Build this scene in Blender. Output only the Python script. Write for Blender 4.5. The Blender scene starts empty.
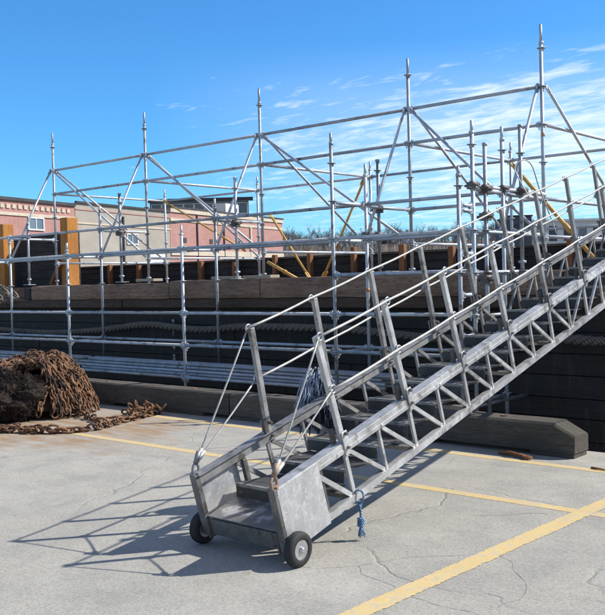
import bpy, math, random
from mathutils import Vector, Matrix, noise
rnd = random.Random(7)
S = bpy.context.scene
COL = S.collection
R = math.radians
V = Vector

# ------------------------------------------------------------------ mesh builder
class MB:
    def __init__(self):
        self.v = []; self.f = []; self.s = []; self.m = []
    def quad(self, ids, smooth=False, mi=0):
        self.f.append(ids); self.s.append(smooth); self.m.append(mi)
    def hexa(self, c, mi=0):
        """8 corners: bottom 4 (ccw), top 4"""
        b = len(self.v); self.v += [V(p) for p in c]
        for q in ((3,2,1,0),(4,5,6,7),(0,1,5,4),(1,2,6,5),(2,3,7,6),(3,0,4,7)):
            self.quad(tuple(b+i for i in q), False, mi)
    def box(self, x0, x1, y0, y1, z0, z1, mi=0):
        self.hexa([(x0,y0,z0),(x1,y0,z0),(x1,y1,z0),(x0,y1,z0),(x0,y0,z1),(x1,y0,z1),(x1,y1,z1),(x0,y1,z1)], mi)
    def bar(self, p0, p1, w, h, up=(0,0,1), mi=0):
        """box section bar p0->p1, w across, h along 'up'"""
        p0 = V(p0); p1 = V(p1); d = (p1-p0).normalized(); u = V(up); s = d.cross(u)
        if s.length < 1e-4: s = d.cross(V((1,0,0)))
        s.normalize(); u = s.cross(d).normalized(); s = s*w/2; u = u*h/2
        self.hexa([p0-s-u, p0+s-u, p1+s-u, p1-s-u, p0-s+u, p0+s+u, p1+s+u, p1-s+u], mi)
    def tube(self, p0, p1, r, n=10, r1=None, caps=True, mi=0):
        self.path([p0, p1], r, n, caps, mi, r1)
    def path(self, pts, r, n=8, caps=True, mi=0, r1=None, closed=False):
        pts = [V(p) for p in pts]; N = len(pts); b = len(self.v)
        prev = None
        for i, p in enumerate(pts):
            if closed: d = pts[(i+1)%N]-pts[i-1]
            elif i == 0: d = pts[1]-pts[0]
            elif i == N-1: d = pts[-1]-pts[-2]
            else: d = pts[i+1]-pts[i-1]
            d.normalize()
            if prev is None:
                a = V((0,0,1)) if abs(d.z) < .9 else V((1,0,0))
                s = d.cross(a).normalized()
            else:
                s = prev - d*prev.dot(d); s.normalize()
            prev = s; u = s.cross(d)
            rr = r if r1 is None else r+(r1-r)*i/(N-1)
            for k in range(n):
                a = 2*math.pi*k/n
                self.v.append(p + s*math.cos(a)*rr + u*math.sin(a)*rr)
        for i in range(N if closed else N-1):
            j = (i+1) % N
            for k in range(n):
                k2 = (k+1) % n
                self.quad((b+i*n+k, b+i*n+k2, b+j*n+k2, b+j*n+k), True, mi)
        if caps and not closed:
            self.quad(tuple(b+k for k in reversed(range(n))), False, mi)
            self.quad(tuple(b+(N-1)*n+k for k in range(n)), False, mi)
    def lathe(self, c, axis, prof, n=24, mi=0, smooth=True):
        """prof: list of (r, t) along axis from c"""
        c = V(c); ax = V(axis).normalized(); a = V((0,0,1)) if abs(ax.z) < .9 else V((1,0,0))
        s = ax.cross(a).normalized(); u = s.cross(ax); b = len(self.v); N = len(prof)
        for r, t in prof:
            for k in range(n):
                an = 2*math.pi*k/n
                self.v.append(c+ax*t+(s*math.cos(an)+u*math.sin(an))*r)
        for i in range(N-1):
            for k in range(n):
                k2 = (k+1) % n
                self.quad((b+i*n+k, b+i*n+k2, b+(i+1)*n+k2, b+(i+1)*n+k), smooth, mi)
        self.quad(tuple(b+k for k in reversed(range(n))), False, mi)
        self.quad(tuple(b+(N-1)*n+k for k in range(n)), False, mi)
    def link(self, c, d, side, L, W, r, nseg=12, n=6):
        """one chain link: oval ring centred c, long axis d, flat axis side"""
        d = V(d).normalized(); s = V(side); s = (s-d*s.dot(d)).normalized()
        hl = (L-W)/2; hw = W/2; pts = []
        h = nseg//2
        for k in range(h):
            a = -math.pi/2+math.pi*k/(h-1); pts.append(c+d*(hl+math.cos(a)*hw)+s*math.sin(a)*hw)
        for k in range(h):
            a = math.pi/2+math.pi*k/(h-1); pts.append(c+d*(-hl+math.cos(a)*hw)+s*math.sin(a)*hw)
        self.path(pts, r, n, closed=True)
    def grid(self, fn, nu, nv, smooth=True, mi=0):
        b = len(self.v)
        for i in range(nu+1):
            for j in range(nv+1):
                self.v.append(V(fn(i/nu, j/nv)))
        for i in range(nu):
            for j in range(nv):
                a = b+i*(nv+1)+j
                self.quad((a, a+nv+1, a+nv+2, a+1), smooth, mi)
    def poly(self, pts, mi=0):
        b = len(self.v); self.v += [V(p) for p in pts]; self.quad(tuple(range(b, b+len(pts))), False, mi)

def origin_of(o):
    while o.parent: o = o.parent
    return o.location.copy()

def obj(name, mb, mat, parent=None, loc=None, bevel=0, label=None):
    me = bpy.data.meshes.new(name)
    L = origin_of(parent) if parent else V(loc if loc else (0,0,0))
    me.from_pydata([tuple(p-L) for p in mb.v], [], mb.f)
    me.polygons.foreach_set('use_smooth', mb.s)
    for m in (mat if isinstance(mat, (list, tuple)) else [mat]): me.materials.append(m)
    me.polygons.foreach_set('material_index', mb.m)
    me.update()
    o = bpy.data.objects.new(name, me); COL.objects.link(o)
    if parent: o.parent = parent
    else: o.location = L
    if bevel:
        b = o.modifiers.new('bevel', 'BEVEL'); b.width = bevel; b.segments = 2; b.limit_method = 'ANGLE'; b.angle_limit = R(40)
    if label: o['label'] = label
    return o

def tag(o, label, cat, group=None, kind=None):
    o['label'] = label; o['category'] = cat
    if group: o['group'] = group
    if kind: o['kind'] = kind
    return o

def thing(name, loc, label, cat, group=None):
    o = bpy.data.objects.new(name, None); COL.objects.link(o); o.location = loc; o.empty_display_size = .2
    return tag(o, label, cat, group)

def structure(o, label=None, cat=None):
    o['kind'] = 'structure'
    if label: o['label'] = label
    if cat: o['category'] = cat
    return o

# ------------------------------------------------------------------ materials
class NT:
    def __init__(self, name):
        self.mat = bpy.data.materials.new(name); self.mat.use_nodes = True
        self.t = self.mat.node_tree; self.n = self.t.nodes
        self.b = self.n['Principled BSDF']
        self.tc = self.n.new('ShaderNodeTexCoord')
    def l(self, a, b): self.t.links.new(a, b)
    def mapping(self, scale=(1,1,1), rot=(0,0,0), src='Object', loc=(0,0,0)):
        m = self.n.new('ShaderNodeMapping'); m.inputs['Scale'].default_value = scale; m.inputs['Rotation'].default_value = rot
        m.inputs['Location'].default_value = loc
        self.l(self.tc.outputs[src], m.inputs['Vector']); return m.outputs[0]
    def noise(self, vec, scale, detail=4, rough=.55, dist=0):
        x = self.n.new('ShaderNodeTexNoise'); x.inputs['Scale'].default_value = scale; x.inputs['Detail'].default_value = detail
        x.inputs['Roughness'].default_value = rough; x.inputs['Distortion'].default_value = dist
        self.l(vec, x.inputs['Vector']); return x.outputs['Fac']
    def ramp(self, fac, stops, interp='LINEAR'):
        r = self.n.new('ShaderNodeValToRGB'); r.color_ramp.interpolation = interp; e = r.color_ramp.elements
        while len(e) < len(stops): e.new(.5)
        for i, (p, c) in enumerate(stops):
            e[i].position = p; e[i].color = (*c, 1) if len(c) == 3 else c
        self.l(fac, r.inputs[0]); return r.outputs[0]
    def g(self, fac, a, b):
        return self.ramp(fac, [(a, (0,0,0)), (b, (1,1,1))])
    def mix(self, fac, a, b, mode='MIX'):
        m = self.n.new('ShaderNodeMix'); m.data_type = 'RGBA'; m.blend_type = mode
        for sock, v in ((m.inputs[0], fac), (m.inputs[6], a), (m.inputs[7], b)):
            if hasattr(v, 'links'): self.l(v, sock)
            elif isinstance(v, (int, float)): sock.default_value = v
            else: sock.default_value = (*v, 1)
        return m.outputs[2]
    def math(self, op, a, b=None, c=None):
        m = self.n.new('ShaderNodeMath'); m.operation = op
        for i, v in enumerate((a, b, c)):
            if v is None: continue
            if hasattr(v, 'links'): self.l(v, m.inputs[i])
            else: m.inputs[i].default_value = v
        return m.outputs[0]
    def sep(self, vec):
        s = self.n.new('ShaderNodeSeparateXYZ'); self.l(vec, s.inputs[0]); return s.outputs
    def bump(self, h, strength=.3, dist=.01):
        b = self.n.new('ShaderNodeBump'); b.inputs['Strength'].default_value = strength; b.inputs['Distance'].default_value = dist
        self.l(h, b.inputs['Height']); self.l(b.outputs[0], self.b.inputs['Normal'])
    def out(self, col=None, rough=None, metal=None, spec=None):
        for k, v in (('Base Color', col), ('Roughness', rough), ('Metallic', metal), ('Specular IOR Level', spec)):
            if v is None: continue
            if hasattr(v, 'links'): self.l(v, self.b.inputs[k])
            elif k == 'Base Color': self.b.inputs[k].default_value = (*v, 1)
            else: self.b.inputs[k].default_value = v
        return self.mat

def m_metal(name, c0, c1, rough=(.35,.6), metal=.75, scale=6, streak=(1,1,1), spots=None, bump=.08):
    t = NT(name); v = t.mapping(streak)
    n1 = t.noise(v, scale, 6, .65); n2 = t.noise(v, scale*9, 3, .6)
    c = t.mix(t.g(n1, .35, .7), c0, c1)
    c = t.mix(t.math('MULTIPLY', t.g(n2, .5, .75), .35), c, tuple(x*.6 for x in c0))
    if spots:
        n3 = t.noise(t.mapping((1,1,1), loc=(3,1,7)), spots[1], 4, .6)
        c = t.mix(t.g(n3, spots[2], spots[2]+.12), c, spots[0])
    r = t.ramp(n1, [(.3, (rough[0],)*3), (.75, (rough[1],)*3)])
    t.bump(n2, bump, .004)
    return t.out(c, r, metal)

def m_wood(name, c0, c1, dark, axis=0, rough=.85, scale=3, bump=.5, stretch=14, moss=None):
    t = NT(name); s = [stretch]*3; s[axis] = 1.0
    v = t.mapping(tuple(s))
    n1 = t.noise(v, scale, 6, .6, .6); n2 = t.noise(v, scale*4, 4, .7); n3 = t.noise(t.mapping(), .9, 4, .6)
    c = t.mix(t.g(n1, .3, .7), c0, c1)
    c = t.mix(t.g(n2, .54, .68), c, dark)
    c = t.mix(t.math('MULTIPLY', t.g(n3, .45, .75), .6), c, dark)
    if moss:
        c = t.mix(t.math('MULTIPLY', t.g(t.noise(t.mapping(), 2.2, 5), .5, .66), .5), c, moss)
    t.bump(n2, bump, .012)
    return t.out(c, rough)

def m_plain(name, c, rough=.7, metal=0, var=.25, scale=4, c2=None, bump=0):
    t = NT(name); n = t.noise(t.mapping(), scale, 5, .6)
    col = t.mix(t.g(n, .3, .7), tuple(x*(1-var) for x in c), c2 if c2 else tuple(min(1, x*(1+var)) for x in c))
    if bump: t.bump(t.noise(t.mapping(), scale*12, 4), bump, .006)
    return t.out(col, rough, metal)

def m_rope(name, c0, c1, freq=60, axis=0):
    t = NT(name); w = t.n.new('ShaderNodeTexWave'); w.bands_direction = 'DIAGONAL'; w.inputs['Scale'].default_value = freq/6
    w.inputs['Distortion'].default_value = 1.0; t.l(t.mapping(), w.inputs['Vector'])
    n = t.noise(t.mapping(), 5, 5)
    c = t.mix(w.outputs['Fac'], c0, c1)
    c = t.mix(t.math('MULTIPLY', t.g(n, .45, .7), .6), c, tuple(x*.45 for x in c0))
    t.bump(w.outputs['Fac'], .8, .01)
    return t.out(c, .95)

M = {}
M['galv'] = m_metal('galvanised_steel', (.36,.40,.44), (.56,.60,.64), (.45,.66), .5, 3, (1,1,1), ((.24,.25,.26), 7, .58), .15)
M['galv_b'] = m_metal('darkened_galvanised_steel', (.27,.30,.33), (.46,.49,.52), (.48,.7), .5, 4, (1,1,1), ((.17,.14,.12), 8, .56), .2)
M['galv_c'] = m_metal('pale_zinc_steel', (.46,.49,.52), (.64,.66,.68), (.5,.7), .42, 3, (1,1,1), ((.30,.29,.28), 6, .57), .15)
M['galv_old'] = m_metal('dull_galvanised_steel', (.20,.21,.22), (.34,.35,.36), (.45,.65), .6, 4, (1,1,1), ((.16,.07,.03), 5, .66))
M['coupler'] = m_metal('dark_steel_fittings', (.09,.08,.075), (.2,.18,.17), (.45,.7), .6, 8)
M['alu'] = m_metal('weathered_aluminium', (.42,.42,.415), (.62,.62,.61), (.42,.66), .55, 5, (1,1,1), ((.26,.25,.235), 11, .55), .2)
M['alu_darker'] = m_metal('darker_aluminium', (.23,.225,.22), (.41,.40,.385), (.45,.68), .55, 5, (1,1,1), ((.13,.12,.105), 11, .55), .2)
M['alu_dark'] = m_metal('shaded_aluminium', (.12,.12,.115), (.24,.235,.23), (.45,.65), .55, 5, (1,1,1), ((.07,.065,.06), 12, .58), .12)  # end posts and crossbar: shade of these faces put into the colour
M['alu_plate'] = m_metal('scuffed_aluminium_sheet', (.46,.463,.466), (.56,.56,.56), (.38,.6), .55, 12, (1,1.3,.3), ((.61,.61,.61), 30, .5), .18)
M['tread'] = m_metal('worn_tread_plate', (.035,.034,.032), (.11,.105,.10), (.55,.8), .15, 4, (1,1,1), ((.42,.42,.41), 7, .62), .3)
M['floor'] = m_metal('scuffed_floor_plate', (.10,.10,.10), (.22,.22,.22), (.45,.7), .3, 4, (1,1.5,1), ((.36,.36,.36), 9, .5), .3)
M['cable'] = m_metal('grey_wire_rope', (.34,.33,.30), (.52,.50,.46), (.5,.7), .3, 20)
M['rust'] = m_metal('rusty_steel', (.095,.042,.021), (.33,.185,.098), (.65,.95), .2, 11, (1,1,1), ((.03,.017,.012), 6, .50), .6)
M['rust_dark'] = m_plain('dark_rust_dirt', (.045,.024,.013), .95, 0, .5, 9, None, .6)
M['rust_bright'] = m_metal('rust_stained_shackle', (.26,.15,.085), (.42,.36,.30), (.5,.8), .4, 14, (1,1,1), ((.24,.095,.03), 9, .52), .3)
M['tyre'] = m_plain('black_rubber', (.018,.018,.019), .75, 0, .35, 20, None, .2)
M['hubm'] = m_metal('hub_metal', (.42,.42,.42), (.66,.66,.66), (.3,.5), .85, 20)
M['timber_grey'] = m_wood('weathered_grey_timber', (.068,.058,.046), (.140,.120,.094), (.024,.021,.017), 0, .9, 2.5, .8, 12, (.055,.058,.042))
M['timber_brown'] = m_wood('weathered_brown_timber', (.19,.115,.08), (.35,.235,.165), (.035,.022,.015), 0, .92, 2.2, 1.0, 9)
M['timber_dark'] = m_wood('dark_stained_timber', (.055,.035,.025), (.11,.07,.05), (.02,.014,.01), 0, .92, 2.2, .8, 10)
M['timber_end'] = m_wood('pale_timber_block', (.30,.26,.2), (.42,.37,.29), (.16,.13,.1), 0, .9, 3, .4)
def m_hull():
    t = NT('tarred_black_planking'); v = t.mapping((1,9,9)); n1 = t.noise(v, 1.6, 6, .6, .6); n2 = t.noise(v, 7, 4, .7)
    c = t.mix(t.g(n1, .3, .7), (.010,.0085,.0075), (.028,.022,.018))
    st = t.noise(t.mapping((5,1,.35)), 1.3, 6, .65, .4)                     # rust and salt runs down the side
    c = t.mix(t.math('MULTIPLY', t.g(st, .52, .70), .75), c, (.060,.034,.020))
    sa = t.noise(t.mapping((3,1,.6), loc=(5,0,2)), 1.5, 6, .7)
    c = t.mix(t.math('MULTIPLY', t.g(sa, .58, .74), .6), c, (.085,.080,.074))
    t.bump(n2, .8, .012)
    return t.out(c, .72)
M['hull'] = m_hull()
M['bulwark'] = m_wood('tarred_bulwark_planking', (.018,.016,.015), (.062,.054,.048), (.007,.006,.006), 0, .9, 1.4, .7, 9)
M['orange'] = m_wood('orange_stained_timber', (.42,.165,.025), (.58,.255,.05), (.20,.07,.014), 2, .8, 3, .5, 12)
M['brownpost'] = m_wood('brown_stained_timber', (.20,.085,.03), (.30,.14,.06), (.09,.04,.02), 2, .85, 3, .3, 8)
M['yellowprop'] = m_metal('yellow_painted_steel', (.52,.29,.06), (.66,.43,.13), (.45,.65), .0, 6, (1,1,1), ((.26,.12,.04), 8, .6), .1)
M['orange_tape'] = m_plain('orange_band_paint', (.60,.25,.09), .7, 0, .3, 20)
M['rope_grey'] = m_rope('grey_hawser_rope', (.20,.18,.155), (.085,.075,.065), 70)
M['rope_tan'] = m_rope('old_tan_rope', (.34,.28,.22), (.16,.125,.10), 90)
M['rope_blue'] = m_rope('blue_rope', (.10,.22,.42), (.22,.36,.55), 200)
M['strand_blue'] = m_plain('faded_blue_rope_yarn', (.08,.15,.26), .98, 0, .5, 16, (.50,.58,.68))
M['strand_navy'] = m_plain('dark_navy_yarn', (.025,.035,.06), .95, 0, .5, 9)
M['strand_dark'] = m_plain('black_netting_twine', (.016,.011,.009), .95, 0, .6, 12, (.035,.022,.015))
M['white'] = m_plain('white_painted_metal', (.72,.73,.73), .6, 0, .08, 3)
M['mark'] = m_plain('white_draught_mark_paint', (.34,.34,.33), .8, 0, .5, 30)

# --- concrete deck
def m_concrete():
    t = NT('wharf_concrete')
    v = t.mapping()
    big = t.noise(v, .35, 5, .6); mid = t.noise(v, 2.3, 6, .65); fine = t.noise(v, 55, 4, .7); grit = t.noise(v, 240, 2, .6)
    c = t.mix(t.g(big, .3, .7), (.355,.337,.287), (.44,.418,.352))
    c = t.mix(t.math('MULTIPLY', t.g(mid, .42, .68), .6), c, (.245,.24,.225))
    c = t.mix(t.math('MULTIPLY', t.g(fine, .48, .68), .5), c, (.20,.195,.18))
    c = t.mix(t.math('MULTIPLY', t.g(grit, .60, .70), .35), c, (.47,.465,.45))
    # broom streaks along the quay
    br = t.noise(t.mapping((.6,26,1), (0,0,R(4))), 2, 4, .6)
    c = t.mix(t.math('MULTIPLY', t.g(br, .52, .75), .28), c, (.225,.225,.22))
    # dark old tyre / water stains
    st = t.noise(t.mapping((.5,1.6,1), loc=(4,2,0)), 1.1, 5, .6, .8)
    c = t.mix(t.math('MULTIPLY', t.g(st, .56, .75), .4), c, (.19,.188,.18))
    # pale worn patches and oil drips
    pw = t.noise(t.mapping((1,1.4,1), loc=(7,5,0)), .8, 6, .68, .5)
    c = t.mix(t.math('MULTIPLY', t.g(pw, .52, .68), .5), c, (.47,.45,.40))
    ov = t.noise(t.mapping(loc=(1,8,0)), 4.2, 3, .5)
    c = t.mix(t.math('MULTIPLY', t.g(ov, .70, .78), .55), c, (.12,.115,.105))
    va = t.n.new('ShaderNodeTexVoronoi'); va.inputs['Scale'].default_value = 95; t.l(v, va.inputs['Vector'])
    ag = t.ramp(va.outputs['Color'], [(.62, (0,0,0)), (.72, (1,1,1))])
    c = t.mix(t.math('MULTIPLY', ag, .22), c, (.16,.155,.145))
    ag2 = t.ramp(va.outputs['Color'], [(.2, (1,1,1)), (.3, (0,0,0))])
    c = t.mix(t.math('MULTIPLY', ag2, .2), c, (.54,.52,.48))
    # small dark specks
    vo = t.n.new('ShaderNodeTexVoronoi'); vo.inputs['Scale'].default_value = 7; t.l(v, vo.inputs['Vector'])
    sp = t.ramp(vo.outputs['Distance'], [(.03, (1,1,1)), (.075, (0,0,0))])
    c = t.mix(t.math('MULTIPLY', sp, .4), c, (.12,.115,.11))
    # rust stains round the chain heap
    x, y, z = t.sep(v)
    dx = t.math('DIVIDE', t.math('ADD', x, 8.85), 1.9); dy = t.math('DIVIDE', t.math('SUBTRACT', y, 6.0), 1.5)
    d = t.math('SQRT', t.math('ADD', t.math('MULTIPLY', dx, dx), t.math('MULTIPLY', dy, dy)))
    d = t.math('ADD', d, t.math('MULTIPLY', t.math('SUBTRACT', t.noise(v, 1.8, 5, .65), .5), 1.3))
    rm = t.ramp(d, [(.55, (1,1,1)), (1.08, (0,0,0))])
    rn = t.g(t.noise(t.mapping((.7,3,1)), 3, 5, .65), .33, .6)
    c = t.mix(t.math('MULTIPLY', t.math('MULTIPLY', rm, rn), .92), c, (.31,.19,.095))
    # hairline cracks (large cells, broken up)
    wv = t.n.new('ShaderNodeMix'); wv.data_type = 'VECTOR'
    nv = t.n.new('ShaderNodeTexNoise'); nv.inputs['Scale'].default_value = 1.6; nv.inputs['Detail'].default_value = 6; t.l(v, nv.inputs['Vector'])
    wv.inputs[0].default_value = .35; t.l(v, wv.inputs[4]); t.l(nv.outputs['Color'], wv.inputs[5])
    vc = t.n.new('ShaderNodeTexVoronoi'); vc.feature = 'DISTANCE_TO_EDGE'; vc.inputs['Scale'].default_value = .62; t.l(wv.outputs[1], vc.inputs['Vector'])
    ck = t.ramp(vc.outputs['Distance'], [(.0, (1,1,1)), (.006, (0,0,0))])
    cm = t.g(t.noise(t.mapping(loc=(9,3,0)), .55, 3), .50, .58)
    ck = t.math('MULTIPLY', ck, cm)
    c = t.mix(t.math('MULTIPLY', ck, .22), c, (.12,.115,.105))
    h = t.math('SUBTRACT', t.math('ADD', fine, t.math('MULTIPLY', grit, .6)), t.math('MULTIPLY', ck, 1.5))
    t.bump(h, .55, .008)
    return t.out(c, t.ramp(mid, [(.3,(.8,)*3),(.7,(.93,)*3)]), 0, .35)
M['concrete'] = m_concrete()

def m_yellow():
    t = NT('worn_yellow_road_paint'); v = t.mapping()
    n = t.noise(v, 9, 6, .7); f = t.noise(v, 70, 4, .7); g = t.noise(v, 260, 2, .6)
    c = t.mix(t.g(n, .3, .7), (.56,.40,.15), (.68,.51,.23))
    w = t.math('ADD', t.math('MULTIPLY', n, .55), t.math('MULTIPLY', f, .45))
    c = t.mix(t.math('MULTIPLY', t.g(w, .47, .58), .75), c, (.40,.365,.28))
    c = t.mix(t.math('MULTIPLY', t.g(t.noise(v, 2.2, 5, .65), .45, .7), .4), c, (.42,.35,.21))
    c = t.mix(t.math('MULTIPLY', t.g(g, .58, .68), .4), c, (.30,.26,.18))
    t.bump(f, .3, .004)
    return t.out(c, .85)
M['yellow'] = m_yellow()
M['crack'] = m_plain('crack_grey', (.19,.182,.168), .95, 0, .4, 30)  # grey tone of the thin ribbons that draw the cracks
M['water'] = m_plain('dark_harbour_water', (.012,.018,.02), .08, 0, .3, .8, None, .5)

def m_brick(name, c1, c2, mortar, scale=1):
    t = NT(name); b = t.n.new('ShaderNodeTexBrick'); t.l(t.mapping(rot=(R(90),0,0)), b.inputs['Vector'])
    b.inputs['Color1'].default_value = (*c1,1); b.inputs['Color2'].default_value = (*c2,1); b.inputs['Mortar'].default_value = (*mortar,1)
    b.inputs['Scale'].default_value = 1.0; b.inputs['Brick Width'].default_value = .22; b.inputs['Row Height'].default_value = .075; b.inputs['Mortar Size'].default_value = .008
    n = t.noise(t.mapping(), .8, 5)
    c = t.mix(t.math('MULTIPLY', t.g(n, .4, .7), .35), b.outputs['Color'], tuple(x*.7 for x in c1))
    return t.out(c, .9)
M['brick'] = m_brick('red_brick', (.36,.165,.14), (.42,.20,.17), (.40,.30,.26))
M['stucco'] = m_plain('grey_beige_render', (.33,.295,.25), .95, 0, .14, .6)
M['stone'] = m_plain('cream_stone_band', (.50,.43,.34), .9, 0, .12, 1)
M['roofdark'] = m_plain('dark_roof_edging', (.045,.045,.05), .8, 0, .3, 1)
M['glass'] = m_plain('dark_window_glass', (.06,.08,.10), .12, 0, .3, .5)
M['glass_blue'] = m_plain('blue_grey_window_glass', (.12,.16,.20), .15, 0, .3, .4)
M['palewall'] = m_plain('pale_grey_wall', (.58,.58,.57), .85, 0, .1, .5)
M['bluegrey'] = m_plain('dark_slate_cladding', (.06,.075,.095), .7, 0, .2, .8)
M['hill'] = m_plain('brown_winter_hillside', (.115,.095,.072), 1, 0, .35, .06)
M['land'] = m_plain('far_shore_ground', (.20,.185,.16), 1, 0, .3, .08)
M['bark'] = m_plain('bare_grey_brown_twigs', (.16,.132,.125), .95, 0, .3, .1)  # lightened grey-brown, distance haze put into the twig colour

# ------------------------------------------------------------------ setting: ground, water, land, hill
mb = MB()
EDGE = 7.78
mb.poly([(-95,-70,0),(60,-70,0),(60,EDGE,0),(-95,EDGE,0)])
mb.poly([(-95,EDGE,0),(60,EDGE,0),(60,EDGE,-3),(-95,EDGE,-3)])
structure(obj('concrete_wharf', mb, M['concrete']))
mb = MB(); mb.poly([(-1500,EDGE-.5,-2.1),(1500,EDGE-.5,-2.1),(1500,1500,-2.1),(-1500,1500,-2.1)])
structure(obj('harbour_water', mb, M['water']))
mb = MB()
mb.box(-900, 900, 23, 1200, -3, .2)
structure(obj('far_shore_land', mb, M['land']))

def stripe(pts_l, pts_r, name='parking_line'):
    m = MB()
    m.poly(pts_l+pts_r)
    return structure(obj(name, m, M['yellow']))
def line_x(x0, x1, y, w, slope=0):
    """ragged-edged painted stripe running along the quay"""
    m = MB(); n = int((x1-x0)/.018)
    for i in range(n+1):
        x = x0+(x1-x0)*i/n; yy = y+slope*(x-x0)
        e0 = (rnd.random()-.5)*.008+noise.noise(V((x*3,1,0)))*.004; e1 = (rnd.random()-.5)*.008+noise.noise(V((x*3,7,0)))*.004
        m.v += [V((x, yy-w/2+e0, .0015)), V((x, yy+w/2+e1, .0015))]
        if i: m.quad((2*i-2, 2*i, 2*i+1, 2*i-1))
    return structure(obj('parking_line', m, M['yellow']))
line_x(-8.9, 8, 7.035, .105, .0)
line_x(-8.35, 8, 5.735, .105, .003)
def line_y(y0, y1, xa, xb, w):
    m = MB(); n = int((y1-y0)/.018)
    for i in range(n+1):
        y = y0+(y1-y0)*i/n; x = xa+(xb-xa)*i/n
        e0 = (rnd.random()-.5)*.012+noise.noise(V((y*2,3,0)))*.005; e1 = (rnd.random()-.5)*.012+noise.noise(V((y*2,9,0)))*.005
        m.v += [V((x-w/2+e0, y, .003)), V((x+w/2+e1, y, .003))]
        if i: m.quad((2*i-2, 2*i-1, 2*i+1, 2*i))
    return structure(obj('parking_line', m, M['yellow']))
line_y(0.2, 6.2, -2.77, -2.555, .125)

def crack(pts, w=.008):
    m = MB(); P = []
    for a, b in zip(pts, pts[1:]):
        a = V(a); b = V(b); n = max(2, int((b-a).length/.03))
        for i in range(n):
            p = a.lerp(b, i/n); q = noise.noise(V((p.x*6, p.y*6, 3)))*.04
            P.append(p+V((q, q*.7)))
    P.append(V(pts[-1]))
    for i, p in enumerate(P):
        d = (P[min(i+1, len(P)-1)]-P[max(i-1, 0)]).normalized(); s = V((-d.y, d.x))*w*(.1+.9*rnd.random())*.36
        m.v += [V((p.x-s.x, p.y-s.y, .0008)), V((p.x+s.x, p.y+s.y, .0008))]
        if i: m.quad((2*i-2, 2*i, 2*i+1, 2*i-1))
    return structure(obj('concrete_crack', m, M['crack']))
crack([(-3.34,3.745),(-3.236,3.782),(-3.097,3.973),(-2.955,4.258),(-2.782,4.409),(-2.578,4.653)], .007)
crack([(-2.60,4.60),(-2.46,4.52),(-2.385,4.434),(-2.24,4.28),(-2.183,4.147),(-2.131,4.006),(-2.16,3.85)], .010)
crack([(-3.12,3.95),(-3.0,3.86),(-2.769,3.803),(-2.6,3.72),(-2.459,3.706),(-2.242,3.719),(-2.0,3.65)], .009)
0 and crack([(-3.9,2.9),(-3.55,3.15),(-3.3,3.30),(-3.15,3.52),(-3.08,3.62)], .006)
crack([(-3.14,5.25),(-2.98,5.36),(-2.86,5.52),(-2.75,5.58)], .014)
0 and crack([(-6.6,3.9),(-6.0,3.75),(-5.5,3.85),(-5.0,3.7)], .006)

# hill: an arc of ground rising behind the harbour (forward azimuth of the view is ~41 deg left of +Y)
def polar(r, az):  # az in degrees measured left(+) of +Y
    a = R(az); return V((-math.sin(a)*r, math.cos(a)*r, 0))
def hill_h(r, az):
    k = min(1, max(0, (r-115)/95)); k = k*k*(3-2*k)
    base = 9.4+1.3*noise.noise(V((az*.09, 1.3, 0)))+.8*noise.noise(V((az*.33, 5.3, 0)))
    return .15+base*k
mb = MB()
def hf(u, v):
    az = -40+150*u; r = 112+330*v; p = polar(r, az); p.z = hill_h(r, az) if r > 114 else -.6; return p
mb.grid(hf, 90, 24)
structure(obj('hillside', mb, M['hill']))

def bare_tree(m, base, h, twigs, spread, rr):
    """bare winter tree: forked limbs as thin tapered blades with thickness"""
    def br(p, d, L, r, lev):
        q = p+d*L
        m.tube(p, q, r, 3 if lev else 4, r*.55, False)
        if lev >= twigs: return
        for k in range(rr.choice((3,3,4)) if lev < twigs-1 else 4):
            nd = (d+V((rr.uniform(-1,1), rr.uniform(-1,1), rr.uniform(-.2,.7)))*spread).normalized()
            br(p+d*L*rr.uniform(.45,1), nd, L*rr.uniform(.5,.78), r*.5, lev+1)
    br(V(base), V((rr.uniform(-.06,.06), rr.uniform(-.06,.06), 1)), h*.30, h*.015, 0)
mb = MB(); rr = random.Random(3)
for i in range(2000):
    az = rr.uniform(14, 52); r = rr.uniform(165, 262)
    p = polar(r, az); p.z = hill_h(r, az)-.2
    bare_tree(mb, p, rr.uniform(3.6, 5.6) if i % 3 else rr.uniform(5.2, 7.6), 4 if i % 3 == 0 else 3, .9, rr)
o = obj('bare_treeline', mb, M['bark'])
tag(o, 'line of bare grey brown winter trees along the far hill', 'treeline', kind='stuff')
mb = MB(); rr = random.Random(12)
p = polar(95, 62.5); p.z = 0
bare_tree(mb, V((-84.5, 44.5, 3)), 13.0, 4, .7, rr)
tag(obj('bare_tree', mb, M['bark'], loc=(-84.5,44.5,3)), 'bare winter tree showing above the brick building roof at far left', 'tree')

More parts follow.
